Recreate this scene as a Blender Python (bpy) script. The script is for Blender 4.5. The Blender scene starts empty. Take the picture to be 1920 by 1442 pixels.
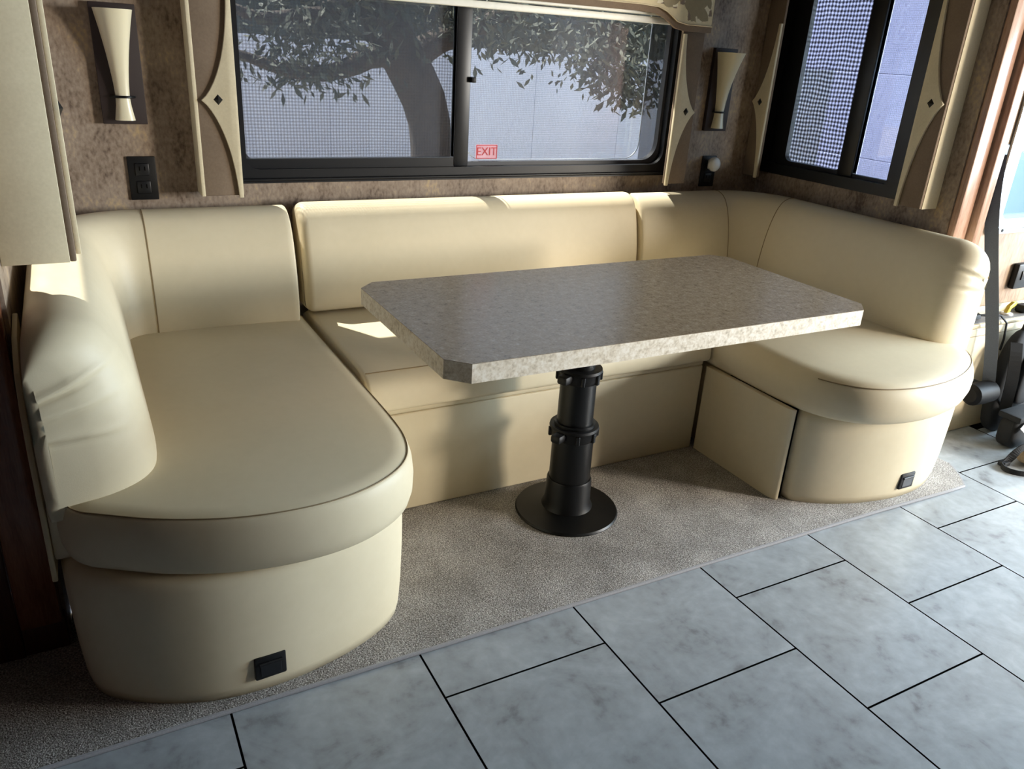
import bpy, bmesh, math, random
from mathutils import Vector, Matrix
random.seed(7)
sc = bpy.context.scene
COL = sc.collection

# ------------------------------------------------------------------ camera
cd = bpy.data.cameras.new('camera'); cam = bpy.data.objects.new('camera', cd); COL.objects.link(cam)
cd.sensor_fit = 'HORIZONTAL'; cd.sensor_width = 36.0; cd.lens = 1482.55 / 1920 * 36.0
cd.clip_start = 0.02; cd.clip_end = 200
_R = ((0.88066187, -0.47006571, 0.05893127), (-0.13643046, -0.37077002, -0.91864918), (0.45367543, 0.80097929, -0.3906543))
cam.matrix_world = Matrix(((_R[0][0], -_R[1][0], -_R[2][0], -0.60753), (_R[0][1], -_R[1][1], -_R[2][1], -2.87535),
                           (_R[0][2], -_R[1][2], -_R[2][2], 1.41960), (0, 0, 0, 1)))
sc.camera = cam

# ------------------------------------------------------------------ light
sc.view_settings.view_transform = 'Standard'; sc.view_settings.look = 'None'
sc.view_settings.exposure = 0.12; sc.view_settings.gamma = 1.0
sc.view_settings.use_curve_mapping = False
sc.cycles.use_denoising = True
sc.cycles.max_bounces = 10; sc.cycles.diffuse_bounces = 6; sc.cycles.transparent_max_bounces = 16
sc.cycles.sample_clamp_indirect = 6.0
world = bpy.data.worlds.new('sky'); sc.world = world; world.use_nodes = True
_nt = world.node_tree; _bg = _nt.nodes['Background']
_bg.inputs[0].default_value = (0.58, 0.76, 1.0, 1); _bg.inputs[1].default_value = 3.0

def lamp_area(name, loc, direction, sx, sy, energy, color):
    l = bpy.data.lights.new(name, 'AREA'); l.shape = 'RECTANGLE'; l.size = sx; l.size_y = sy
    l.energy = energy; l.color = color
    o = bpy.data.objects.new(name, l); COL.objects.link(o); o.location = loc
    o.rotation_euler = Vector(direction).to_track_quat('-Z', 'Y').to_euler()
    return o
sun_d = bpy.data.lights.new('sun', 'SUN'); sun_d.energy = 42.0; sun_d.angle = 0.009; sun_d.color = (1.0, 0.93, 0.80)
sun = bpy.data.objects.new('sun', sun_d); COL.objects.link(sun); sun.location = (-3, 4, 8)
sun.rotation_euler = Vector((0.55, -1.0, -1.8)).to_track_quat('-Z', 'Y').to_euler()
lamp_area('windshield_daylight', (5.15, -2.5, 1.45), (-1, 0.12, -0.28), 2.4, 1.0, 320, (0.65, 0.84, 1.0))
lamp_area('door_side_daylight', (5.0, -4.3, 1.35), (-1.0, 0.85, -0.12), 0.7, 1.1, 300, (1.0, 0.91, 0.78))

# ------------------------------------------------------------------ material helpers
def lin(c):
    c /= 255.0
    return c / 12.92 if c <= 0.04045 else ((c + 0.055) / 1.055) ** 2.4
def rgb(r, g, b): return (lin(r), lin(g), lin(b), 1.0)
def mat_new(name):
    m = bpy.data.materials.new(name); m.use_nodes = True
    return m, m.node_tree, m.node_tree.nodes['Principled BSDF']
def N(nt, t, **kw):
    n = nt.nodes.new(t)
    for k, v in kw.items():
        if k in n.inputs: n.inputs[k].default_value = v
        else: setattr(n, k, v)
    return n
def coords(nt, scale=(1, 1, 1), obj_random=False):
    tc = N(nt, 'ShaderNodeTexCoord'); mp = N(nt, 'ShaderNodeMapping'); mp.inputs['Scale'].default_value = scale
    nt.links.new(tc.outputs['Object'], mp.inputs[0])
    if obj_random:
        oi = N(nt, 'ShaderNodeObjectInfo'); mul = N(nt, 'ShaderNodeVectorMath', operation='SCALE')
        cmb = N(nt, 'ShaderNodeCombineXYZ')
        nt.links.new(oi.outputs['Random'], cmb.inputs[0]); nt.links.new(oi.outputs['Random'], cmb.inputs[1])
        nt.links.new(cmb.outputs[0], mul.inputs[0]); mul.inputs['Scale'].default_value = 40.0
        nt.links.new(mul.outputs[0], mp.inputs['Location'])
    return mp.outputs[0]
def ramp(nt, src, stops):
    r = N(nt, 'ShaderNodeValToRGB')
    while len(r.color_ramp.elements) < len(stops): r.color_ramp.elements.new(0.5)
    for e, (p, c) in zip(r.color_ramp.elements, stops): e.position = p; e.color = c
    nt.links.new(src, r.inputs[0]); return r.outputs[0]
def bump(nt, b, src, strength, dist=0.01):
    bn = N(nt, 'ShaderNodeBump'); bn.inputs['Strength'].default_value = strength; bn.inputs['Distance'].default_value = dist
    nt.links.new(src, bn.inputs['Height']); nt.links.new(bn.outputs[0], b.inputs['Normal'])
def plain(name, col, rough=0.5, metal=0.0, spec=0.5, noise=0.0, nscale=60, bmp=0.0):
    m, nt, b = mat_new(name)
    b.inputs['Base Color'].default_value = col; b.inputs['Roughness'].default_value = rough
    b.inputs['Metallic'].default_value = metal; b.inputs['Specular IOR Level'].default_value = spec
    n = N(nt, 'ShaderNodeTexNoise', Scale=nscale, Detail=3.0); nt.links.new(coords(nt), n.inputs['Vector'])
    k = max(noise, 0.03)
    lo = tuple(x * (1 - k) for x in col[:3]) + (1,); hi = tuple(min(1, x * (1 + k)) for x in col[:3]) + (1,)
    nt.links.new(ramp(nt, n.outputs['Fac'], [(0.3, lo), (0.7, hi)]), b.inputs['Base Color'])
    if bmp: bump(nt, b, n.outputs['Fac'], bmp, 0.002)
    return m
def two_noise(name, cols, s1, s2, mixw, rough, stretch=(1, 1, 1), bmp=0.0, bdist=0.002, spec=0.5, objr=False, bscale=None, lo=0.3, hi=0.7, dist=0.0):
    """mottled material from a large and a fine noise"""
    m, nt, b = mat_new(name)
    c = coords(nt, stretch, objr)
    n1 = N(nt, 'ShaderNodeTexNoise', Scale=s1, Detail=6.0, Roughness=0.6, Distortion=dist); n2 = N(nt, 'ShaderNodeTexNoise', Scale=s2, Detail=4.0)
    nt.links.new(c, n1.inputs['Vector']); nt.links.new(c, n2.inputs['Vector'])
    mx = N(nt, 'ShaderNodeMix'); mx.data_type = 'FLOAT'; mx.inputs[0].default_value = mixw
    nt.links.new(n1.outputs['Fac'], mx.inputs[2]); nt.links.new(n2.outputs['Fac'], mx.inputs[3])
    k = len(cols)
    nt.links.new(ramp(nt, mx.outputs[0], [(lo + (hi - lo) * i / (k - 1), cols[i]) for i in range(k)]), b.inputs['Base Color'])
    b.inputs['Roughness'].default_value = rough; b.inputs['Specular IOR Level'].default_value = spec
    if bmp:
        src = n2.outputs['Fac']
        if bscale:
            n3 = N(nt, 'ShaderNodeTexNoise', Scale=bscale, Detail=2.0); nt.links.new(c, n3.inputs['Vector']); src = n3.outputs['Fac']
        bump(nt, b, src, bmp, bdist)
    return m

M = {}
M['vinyl'] = two_noise('cream_vinyl', [rgb(211, 198, 168), rgb(219, 206, 177)], 3.0, 40, 0.3, 0.52, bmp=0.10, bdist=0.001, spec=0.4, bscale=420)
M['seam'] = plain('seam_thread', rgb(140, 120, 88), 0.7)
M['piping'] = plain('cream_piping', rgb(206, 190, 154), 0.5)
M['carpet'] = two_noise('carpet_pile', [rgb(94, 90, 86), rgb(148, 143, 138), rgb(204, 199, 193)], 5, 260, 0.75, 0.95, bmp=0.9, bdist=0.004, spec=0.1, lo=0.36, hi=0.64, bscale=300)
M['binding'] = plain('carpet_binding', rgb(150, 148, 150), 0.9, noise=0.1, nscale=300)
M['tile'] = two_noise('stone_vinyl_tile', [rgb(118, 119, 121), rgb(149, 153, 156), rgb(160, 165, 169), rgb(172, 177, 181)], 6.0, 30, 0.34, 0.30, bmp=0.06, bdist=0.001, objr=True, lo=0.33, hi=0.64, bscale=90, dist=1.0)
M['grout'] = plain('dark_grout', rgb(14, 13, 13), 1.0, spec=0.0)
M['wallpaper'] = two_noise('wallpaper_taupe', [rgb(92, 74, 60), rgb(134, 116, 99), rgb(154, 137, 120), rgb(182, 158, 122)], 9, 90, 0.40, 0.6, stretch=(1, 1, 0.6), bmp=0.3, bdist=0.002, lo=0.36, hi=0.64)
M['laminate'] = two_noise('speckled_laminate', [rgb(124, 106, 86), rgb(158, 139, 115), rgb(170, 151, 127), rgb(190, 173, 150)], 42, 170, 0.5, 0.27, stretch=(1, 1.0, 1), bmp=0.03, lo=0.34, hi=0.66)
M['laminate_edge'] = two_noise('speckled_laminate_edge', [rgb(186, 172, 150), rgb(222, 210, 190), rgb(242, 234, 220)], 50, 150, 0.45, 0.4, lo=0.34, hi=0.6)
M['blackmetal'] = plain('black_enamel', rgb(9, 9, 10), 0.42, spec=0.35)
M['blackplastic'] = plain('black_plastic', rgb(13, 13, 15), 0.5, spec=0.35)
M['blackframe'] = plain('black_window_frame', rgb(14, 15, 19), 0.4)
M['greyframe'] = plain('dark_grey_window_gasket', rgb(64, 66, 72), 0.5)
M['fabric_cream'] = two_noise('cream_faux_suede', [rgb(205, 192, 162), rgb(222, 210, 180)], 9, 160, 0.4, 0.8, bmp=0.1, bdist=0.001, spec=0.2)
M['fabric_taupe'] = two_noise('taupe_faux_suede', [rgb(116, 100, 84), rgb(134, 117, 100)], 8, 160, 0.4, 0.85, bmp=0.1, bdist=0.001, spec=0.2)
M['brown_plate'] = plain('espresso_plate', rgb(44, 32, 31), 0.6)
M['rail'] = plain('ivory_rail', rgb(240, 238, 226), 0.45)
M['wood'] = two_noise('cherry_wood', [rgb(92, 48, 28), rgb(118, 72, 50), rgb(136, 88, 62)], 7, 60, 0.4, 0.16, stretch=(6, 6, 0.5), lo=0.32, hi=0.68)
M['darkwood'] = two_noise('dark_cherry_wood', [rgb(52, 26, 16), rgb(86, 46, 28)], 6, 50, 0.4, 0.4, stretch=(6, 6, 0.5))
M['chrome'] = plain('brushed_aluminium', rgb(190, 196, 200), 0.3, metal=0.9)
M['white'] = plain('white_plastic', rgb(225, 225, 222), 0.4)
M['panel'] = plain('cream_panel', rgb(205, 190, 160), 0.5, noise=0.04)
M['strap'] = plain('grey_webbing', rgb(78, 82, 92), 0.6, noise=0.15, nscale=400, bmp=0.3)
M['retractor'] = plain('matte_black_plastic', rgb(12, 12, 14), 0.6, spec=0.2)
M['nylon'] = plain('black_nylon', rgb(17, 18, 21), 0.8, noise=0.2, nscale=300, bmp=0.25)
M['canvas'] = plain('khaki_canvas', rgb(146, 128, 104), 0.9, noise=0.15, nscale=200, bmp=0.3)
M['yellow'] = plain('yellow_plastic', rgb(212, 186, 60), 0.4)
M['wall_cab'] = two_noise('pale_tan_wallcovering', [rgb(118, 92, 68), rgb(150, 124, 98), rgb(170, 146, 118)], 8, 50, 0.4, 0.6, stretch=(1.6, 1, 0.5), bmp=0.2, lo=0.34, hi=0.66)
M['trim_wood_glare'] = two_noise('lit_cherry_trim', [rgb(140, 100, 78), rgb(172, 136, 114), rgb(190, 158, 138)], 7, 60, 0.4, 0.2, stretch=(6, 6, 0.5), lo=0.32, hi=0.68)  # cherry wood lightened: glare on the right-hand fascia put into the colour
M['ceiling'] = plain('ceiling_vinyl', rgb(112, 104, 92), 0.8)
M['dash'] = plain('grey_dash_top', rgb(112, 108, 106), 0.6)
M['bark'] = two_noise('tree_bark', [rgb(40, 34, 30), rgb(78, 68, 60)], 6, 40, 0.5, 0.95, stretch=(2, 2, 0.6), bmp=0.5, bdist=0.02)
M['leaf'] = two_noise('tree_leaf', [rgb(40, 46, 38), rgb(72, 78, 64)], 3, 20, 0.4, 0.8)
M['hedge'] = two_noise('hedge_leaf', [rgb(44, 50, 46), rgb(70, 77, 70)], 2, 14, 0.5, 0.9, bmp=0.6, bdist=0.05)
M['fence'] = two_noise('pale_painted_boards', [rgb(192, 195, 212), rgb(214, 217, 232)], 1.2, 20, 0.3, 0.7)
M['siding'] = two_noise('pale_blue_siding', [rgb(142, 153, 200), rgb(158, 168, 212)], 1.2, 20, 0.3, 0.7)
M['dirt'] = two_noise('dry_ground', [rgb(150, 136, 112), rgb(186, 172, 148)], 1.5, 20, 0.4, 0.95)
M['red'] = plain('red_ink', rgb(190, 34, 44), 0.5)
M['cab_shade'] = plain('pale_blue_shade', rgb(98, 130, 144), 0.7, noise=0.04, nscale=8)

# frosted sconce glass
def _frost():
    m, nt, b = mat_new('frosted_cream_glass')
    b.inputs['Base Color'].default_value = rgb(226, 216, 186); b.inputs['Roughness'].default_value = 0.35
    b.inputs['Subsurface Weight'].default_value = 0.25; b.inputs['Subsurface Radius'].default_value = (0.02, 0.02, 0.015)
    n = N(nt, 'ShaderNodeTexNoise', Scale=30.0); nt.links.new(coords(nt), n.inputs['Vector']); bump(nt, b, n.outputs['Fac'], 0.03, 0.001)
    return m
M['frost'] = _frost()
def _glass(name, tint, alpha):
    m, nt, b = mat_new(name)
    out = nt.nodes['Material Output']; nt.nodes.remove(b)
    tr = N(nt, 'ShaderNodeBsdfTransparent'); tr.inputs[0].default_value = tint
    gl = N(nt, 'ShaderNodeBsdfGlossy'); gl.inputs['Roughness'].default_value = 0.03
    n = N(nt, 'ShaderNodeTexNoise', Scale=3.0); nt.links.new(coords(nt), n.inputs['Vector'])
    mm = N(nt, 'ShaderNodeMath', operation='MULTIPLY'); mm.inputs[1].default_value = alpha * 2
    nt.links.new(n.outputs['Fac'], mm.inputs[0])
    mx = N(nt, 'ShaderNodeMixShader'); nt.links.new(mm.outputs[0], mx.inputs[0])
    nt.links.new(tr.outputs[0], mx.inputs[1]); nt.links.new(gl.outputs[0], mx.inputs[2]); nt.links.new(mx.outputs[0], out.inputs[0])
    return m
M['glass'] = _glass('window_glass', (0.93, 0.95, 0.97, 1), 0.04)
def _screen(name, axes, period, lo, hi, col, wobble):
    """woven insect screen: open area varies between lo and hi over the weave"""
    m, nt, b = mat_new(name)
    out = nt.nodes['Material Output']; nt.nodes.remove(b)
    tc = N(nt, 'ShaderNodeTexCoord'); nz = N(nt, 'ShaderNodeTexNoise', Scale=7.0, Detail=2.0)
    nt.links.new(tc.outputs['Object'], nz.inputs['Vector'])
    sub = N(nt, 'ShaderNodeVectorMath', operation='SCALE'); sub.inputs['Scale'].default_value = wobble
    nt.links.new(nz.outputs['Color'], sub.inputs[0])
    add = N(nt, 'ShaderNodeVectorMath', operation='ADD'); nt.links.new(tc.outputs['Object'], add.inputs[0]); nt.links.new(sub.outputs[0], add.inputs[1])
    sep = N(nt, 'ShaderNodeSeparateXYZ'); nt.links.new(add.outputs[0], sep.inputs[0])
    vals = []
    for a in axes:
        mu = N(nt, 'ShaderNodeMath', operation='MULTIPLY'); mu.inputs[1].default_value = 2 * math.pi / period
        nt.links.new(sep.outputs[a], mu.inputs[0])
        sn = N(nt, 'ShaderNodeMath', operation='SINE'); nt.links.new(mu.outputs[0], sn.inputs[0]); vals.append(sn)
    av = N(nt, 'ShaderNodeMath', operation='ADD'); nt.links.new(vals[0].outputs[0], av.inputs[0]); nt.links.new(vals[1].outputs[0], av.inputs[1])
    mr = N(nt, 'ShaderNodeMapRange'); mr.inputs[1].default_value = -1.6; mr.inputs[2].default_value = 1.6; mr.inputs[3].default_value = lo; mr.inputs[4].default_value = hi
    nt.links.new(av.outputs[0], mr.inputs[0])
    tr = N(nt, 'ShaderNodeBsdfTransparent'); df = N(nt, 'ShaderNodeBsdfDiffuse'); df.inputs[0].default_value = col
    mx = N(nt, 'ShaderNodeMixShader'); nt.links.new(mr.outputs[0], mx.inputs[0])
    nt.links.new(df.outputs[0], mx.inputs[1]); nt.links.new(tr.outputs[0], mx.inputs[2]); nt.links.new(mx.outputs[0], out.inputs[0])
    return m
M['screen'] = _screen('woven_window_screen', (0, 2), 0.011, 0.36, 0.54, rgb(92, 94, 100), 0.004)
M['screen_dim'] = _screen('double_window_screen', (0, 2), 0.007, 0.28, 0.36, rgb(92, 94, 100), 0.004)
M['screen_right'] = _screen('fine_window_screen', (0, 2), 0.007, 0.54, 0.64, rgb(104, 106, 112), 0.004)
M['screen_side'] = _screen('coarse_woven_screen', (1, 2), 0.0175, 0.10, 0.62, rgb(50, 54, 72), 0.02)
M['screen_thin'] = _screen('fine_woven_screen', (1, 2), 0.008, 0.44, 0.54, rgb(120, 124, 150), 0.003)
M['print_cream'] = plain('print_cream', rgb(214, 200, 164), 0.85, noise=0.05)
M['print_taupe'] = plain('print_taupe', rgb(136, 120, 104), 0.85, noise=0.05)
M['print_pale'] = plain('print_pale', rgb(228, 218, 190), 0.85, noise=0.04)
M['print_olive'] = plain('print_olive', rgb(150, 138, 110), 0.85, noise=0.05)

# ------------------------------------------------------------------ object helpers
def thing(name, label, cat, loc, group=None):
    o = bpy.data.objects.new(name, None); COL.objects.link(o); o.location = loc; o.empty_display_size = 0.05
    o['label'] = label; o['category'] = cat
    if group: o['group'] = group
    return o
def wloc(o):
    v = Vector((0, 0, 0))
    while o is not None: v += o.location; o = o.parent
    return v
def link(name, me, mat, parent=None, smooth=False, label=None):
    """link a mesh given in world coordinates as a child of parent"""
    o = bpy.data.objects.new(name, me); COL.objects.link(o)
    if mat: me.materials.append(M[mat])
    if parent is not None:
        me.transform(Matrix.Translation(-wloc(parent))); o.parent = parent
    if smooth: me.polygons.foreach_set('use_smooth', [True] * len(me.polygons))
    if label: o['label'] = label
    return o
def tag(o, label=None, cat=None, group=None, kind=None):
    if label: o['label'] = label
    if cat: o['category'] = cat
    if group: o['group'] = group
    if kind: o['kind'] = kind
    return o
def from_bm(name, bm, mat, parent=None, smooth=False, label=None, angle=None):
    me = bpy.data.meshes.new(name); bmesh.ops.recalc_face_normals(bm, faces=bm.faces[:]); bm.to_mesh(me); bm.free()
    o = link(name, me, mat, parent, smooth, label)
    if angle:
        me.polygons.foreach_set('use_smooth', [True] * len(me.polygons)); me.set_sharp_from_angle(angle=math.radians(angle))
    return o
def pyd(name, v, f, mat, parent=None, smooth=False, label=None, angle=None):
    bm = bmesh.new(); vs = [bm.verts.new(p) for p in v]
    for q in f:
        try: bm.faces.new([vs[i] for i in q])
        except ValueError: pass
    return from_bm(name, bm, mat, parent, smooth, label, angle)
def add_box(bm, a, b, bev=0.0, seg=2):
    g = bmesh.new(); bmesh.ops.create_cube(g, size=1.0)
    for v in g.verts: v.co = Vector([(a[i] + b[i]) / 2 + v.co[i] * (b[i] - a[i]) for i in range(3)])
    if bev: bmesh.ops.bevel(g, geom=g.edges[:], offset=bev, segments=seg, affect='EDGES', profile=0.5)
    add_bm(bm, g)
def add_bm(bm, g, mtx=None):
    if mtx: bmesh.ops.transform(g, matrix=mtx, verts=g.verts[:])
    t = bpy.data.meshes.new('t'); g.to_mesh(t); g.free(); bm.from_mesh(t); bpy.data.meshes.remove(t)
def box(name, a, b, mat, parent=None, bev=0.0, seg=2, label=None):
    bm = bmesh.new(); add_box(bm, a, b, bev, seg)
    return from_bm(name, bm, mat, parent, False, label, 40 if bev else None)
def boxes(name, lst, mat, parent=None, bev=0.0):
    bm = bmesh.new()
    for a, b in lst: add_box(bm, a, b, bev)
    return from_bm(name, bm, mat, parent, False, None, 40 if bev else None)
def tube_geo(pts, rad, n=8, closed=False, cap=True):
    pts = [Vector(p) for p in pts]; K = len(pts); v = []; f = []
    up = None
    for i, p in enumerate(pts):
        a = pts[(i - 1) % K] if (closed or i > 0) else p; c = pts[(i + 1) % K] if (closed or i < K - 1) else p
        t = (c - a).normalized()
        if up is None: up = Vector((0, 0, 1)) if abs(t.z) < 0.9 else Vector((1, 0, 0))
        s = t.cross(up).normalized(); up = s.cross(t).normalized()
        r = rad[i] if isinstance(rad, (list, tuple)) else rad
        for k in range(n):
            an = 2 * math.pi * k / n; v.append(p + s * (r * math.cos(an)) + up * (r * math.sin(an)))
    for i in range(K if closed else K - 1):
        j = (i + 1) % K
        for k in range(n): f.append((i * n + k, i * n + (k + 1) % n, j * n + (k + 1) % n, j * n + k))
    if cap and not closed: f.append(tuple(range(n))); f.append(tuple((K - 1) * n + k for k in reversed(range(n))))
    return v, f
def tube(name, pts, rad, mat, parent=None, n=8, closed=False, label=None):
    v, f = tube_geo(pts, rad, n, closed); return pyd(name, v, f, mat, parent, False, label, 60)
def lathe(name, prof, center, mat, parent=None, n=32, label=None, axis='Z', angle=35):
    cx, cy, cz = center; v = []; f = []
    for r, h in prof:
        for k in range(n):
            a = 2 * math.pi * k / n; x, y, z = r * math.cos(a), r * math.sin(a), h
            if axis == 'Y': x, y, z = r * math.cos(a), h, r * math.sin(a)
            if axis == 'X': x, y, z = h, r * math.cos(a), r * math.sin(a)
            v.append((cx + x, cy + y, cz + z))
    for i in range(len(prof) - 1):
        for k in range(n): f.append((i * n + k, i * n + (k + 1) % n, (i + 1) * n + (k + 1) % n, (i + 1) * n + k))
    f.append(tuple(range(n))); f.append(tuple((len(prof) - 1) * n + k for k in range(n)))
    return pyd(name, v, f, mat, parent, False, label, angle)
def chaikin(p, it=2, closed=True):
    p = [Vector(q) for q in p]
    for _ in range(it):
        q = []; n = len(p)
        for i in range(n if closed else n - 1):
            a, b = p[i], p[(i + 1) % n]; q += [a * 0.75 + b * 0.25, a * 0.25 + b * 0.75]
        if not closed: q = [p[0]] + q + [p[-1]]
        p = q
    return p
def resample(p, step, closed=True):
    out = []; n = len(p)
    for i in range(n if closed else n - 1):
        a, b = p[i], p[(i + 1) % n]; k = max(1, int((b - a).length / step))
        for j in range(k): out.append(a.lerp(b, j / k))
    if not closed: out.append(p[-1])
    return out
def inset(p, d):
    """offset a CCW outline inward by d"""
    n = len(p); out = []
    for i in range(n):
        t = (p[(i + 1) % n] - p[i - 1]).normalized(); out.append(p[i] + Vector((-t.y, t.x)) * d)
    return out
def ccw(p):
    a = sum(p[i].x * p[(i + 1) % len(p)].y - p[(i + 1) % len(p)].x * p[i].y for i in range(len(p)))
    return p if a > 0 else p[::-1]
def cushion(name, outline, prof, crown, mat, parent, smooth_it=3, step=0.03, wob=0.0):
    """upholstered block: rings (inset, z) up the side, then rings shrinking to the centre with a crowned top"""
    P = ccw(resample(chaikin(outline, smooth_it), step)); n = len(P)
    ctr = sum(P, Vector((0, 0))) / n
    rings = [[(q.x, q.y, z) for q in inset(P, d)] for d, z in prof]
    d, z = prof[-1]; Q = inset(P, d)
    for s in (0.08, 0.18, 0.32, 0.5, 0.7, 0.88):
        h = crown * (1 - (1 - s) ** 2.5)
        ring = []
        for q in Q:
            w = q.lerp(ctr, s)
            ring.append((w.x, w.y, z + h + wob * math.sin(w.x * 9 + 1) * math.sin(w.y * 7) * s))
        rings.append(ring)
    v = [p for r in rings for p in r]; f = []
    for i in range(len(rings) - 1):
        for k in range(n): f.append((i * n + k, i * n + (k + 1) % n, (i + 1) * n + (k + 1) % n, (i + 1) * n + k))
    f.append(tuple(reversed(range(n)))); f.append(tuple((len(rings) - 1) * n + k for k in range(n)))
    return pyd(name, v, f, mat, parent, True), P
def prism(name, poly, axis, a, b, mat, parent=None, bev=0.0, label=None):
    """extrude a 2D polygon (any winding) between a and b along axis"""
    def p3(q, h): return {'X': (h, q[0], q[1]), 'Y': (q[0], h, q[1]), 'Z': (q[0], q[1], h)}[axis]
    bm = bmesh.new(); n = len(poly)
    A = [bm.verts.new(p3(q, a)) for q in poly]; Bv = [bm.verts.new(p3(q, b)) for q in poly]
    bm.faces.new(A); bm.faces.new(Bv[::-1])
    for i in range(n): bm.faces.new((A[i], A[(i + 1) % n], Bv[(i + 1) % n], Bv[i]))
    bmesh.ops.recalc_face_normals(bm, faces=bm.faces[:])
    if bev: bmesh.ops.bevel(bm, geom=bm.edges[:], offset=bev, segments=2, affect='EDGES', profile=0.5)
    return from_bm(name, bm, mat, parent, False, label, 35)
def rrect(x0, x1, z0, z1, r, n=6):
    out = []
    for cx, cz, a0 in ((x1 - r, z1 - r, 0), (x0 + r, z1 - r, 90), (x0 + r, z0 + r, 180), (x1 - r, z0 + r, 270)):
        for k in range(n + 1):
            a = math.radians(a0 + 90 * k / n); out.append((cx + r * math.cos(a), cz + r * math.sin(a)))
    return out
def ring(name, inner, outer, axis, a, b, mat, parent=None):
    """frame between two outlines with the same point count, extruded along axis"""
    def p3(q, h): return {'X': (h, q[0], q[1]), 'Y': (q[0], h, q[1])}[axis]
    n = len(inner); v = []
    for h in (a, b):
        v += [p3(q, h) for q in inner]; v += [p3(q, h) for q in outer]
    f = []
    for i in range(n):
        j = (i + 1) % n
        f += [(i, j, n + j, n + i), (2 * n + i, 2 * n + j, 3 * n + j, 3 * n + i), (i, j, 2 * n + j, 2 * n + i), (n + i, n + j, 3 * n + j, 3 * n + i)]
    return pyd(name, v, f, mat, parent, False, None, 35)

# ------------------------------------------------------------------ setting
def struct(o): o['kind'] = 'structure'; return o
fl = struct(box('floor', (-2.4, -4.5, -0.06), (5.4, -0.9, -0.005), 'grout'))
TW = 0.4572
tile_me = None
for k in range(-5, 12):
    for r in range(-1, 7):
        y1 = -1.579 + 0.4572 - (0.2286 if k % 2 else 0.0) - r * TW + TW; x0 = k * TW
        y0 = y1 - TW
        if x0 + TW > 5.4 or x0 < -2.4 or y1 > (-0.7 if x0 > 1.7 else -0.9) or y0 < -4.5: continue
        if tile_me is None:
            bm = bmesh.new(); add_box(bm, (0.0022, 0.0022, -0.006), (TW - 0.0022, TW - 0.0022, 0.0), 0.0005, 1)
            tile_me = bpy.data.meshes.new('tile'); bm.to_mesh(tile_me); bm.free(); tile_me.materials.append(M['tile']); tile_me.materials.append(M['grout'])
            for pf in tile_me.polygons: pf.material_index = 0 if pf.normal.z > 0.9 else 1
        t = bpy.data.objects.new('tile', tile_me); COL.objects.link(t); t.parent = fl; t.location = (x0, y0, 0)

def wall_hole_y(name, x0, x1, z0, z1, y0, y1, hole, mat):
    hx0, hx1, hz0, hz1 = hole
    return struct(boxes(name, [((x0, y0, z0), (hx0, y1, z1)), ((hx1, y0, z0), (x1, y1, z1)), ((hx0, y0, z0), (hx1, y1, hz0)), ((hx0, y0, hz1), (hx1, y1, z1))], mat))
def wall_hole_x(name, y0, y1, z0, z1, x0, x1, hole, mat):
    hy0, hy1, hz0, hz1 = hole
    return struct(boxes(name, [((x0, y0, z0), (x1, hy0, z1)), ((x0, hy1, z0), (x1, y1, z1)), ((x0, hy0, z0), (x1, hy1, hz0)), ((x0, hy0, hz1), (x1, hy1, z1))], mat))
wall_hole_y('wall_back', -0.82, 2.36, -0.06, 2.12, 0.0, 0.06, (-0.10, 1.74, 0.945, 1.66), 'wallpaper')
wall_hole_x('wall_right', -1.02, 0.0, -0.06, 2.12, 2.30, 2.36, (-0.785, -0.015, 0.96, 1.80), 'wallpaper')
wall_hole_x('wall_left', -1.02, 0.0, -0.06, 2.12, -0.825, -0.765, (-0.86, -0.12, 0.95, 1.70), 'wallpaper')
struct(box('ceiling', (-2.4, -4.5, 2.12), (5.4, -0.94, 2.18), 'ceiling'))
struct(box('ceiling_slide', (-0.83, -1.0, 2.08), (2.36, 0.0, 2.12), 'ceiling'))
struct(box('roof_slide', (-1.03, -1.0, 2.20), (2.75, 0.44, 2.25), 'ceiling'))
struct(box('wall_header', (-0.83, -1.06, 1.98), (2.46, -1.02, 2.12), 'darkwood'))
# cab wall with the driver side window, beyond the slide-out
wall_hole_y('wall_cab', 2.46, 5.4, -0.06, 2.12, -1.0, -0.94, (2.60, 4.4, 0.86, 1.75), 'wall_cab')
wall_hole_y('wall_far', -2.4, 5.4, -0.06, 2.12, -4.5, -4.44, (4.75, 5.25, 0.8, 1.9), 'darkwood')
wall_hole_x('wall_windshield', -4.5, -0.94, -0.06, 2.12, 5.34, 5.4, (-4.2, -1.2, 0.9, 1.95), 'wallpaper')
struct(box('wall_light_blocker', (1.9, -4.45, -0.002), (3.05, -3.2, 2.12), 'darkwood'))  # added out of view to block daylight and shade the left bench
struct(box('wall_rear', (-2.4, -4.5, -0.06), (-2.34, -0.94, 2.12), 'darkwood'))
struct(box('wall_rear_side', (-2.4, -1.0, -0.06), (-0.90, -0.94, 2.12), 'darkwood'))
# wood fascia around the slide-out
struct(box('trim_1', (2.305, -1.05, 0.012), (2.385, -1.02, 2.0), 'trim_wood_glare', None, 0.006))
struct(box('trim_2', (2.395, -1.075, 0.012), (2.445, -1.00, 2.0), 'trim_wood_glare', None, 0.008))
struct(box('trim_3', (2.446, -1.06, 0.012), (2.466, -1.01, 2.0), 'blackplastic', None, 0.004))
struct(box('trim_4', (-0.86, -1.075, 0.10), (-0.772, -1.022, 2.0), 'wood', None, 0.008))
struct(box('trim_5', (-1.10, -1.055, 0.0), (-0.862, -0.985, 2.0), 'darkwood', None, 0.006))
struct(box('trim_6', (-0.862, -1.05, 0.0), (-0.768, -0.95, 0.10), 'darkwood', None, 0.004))

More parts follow.
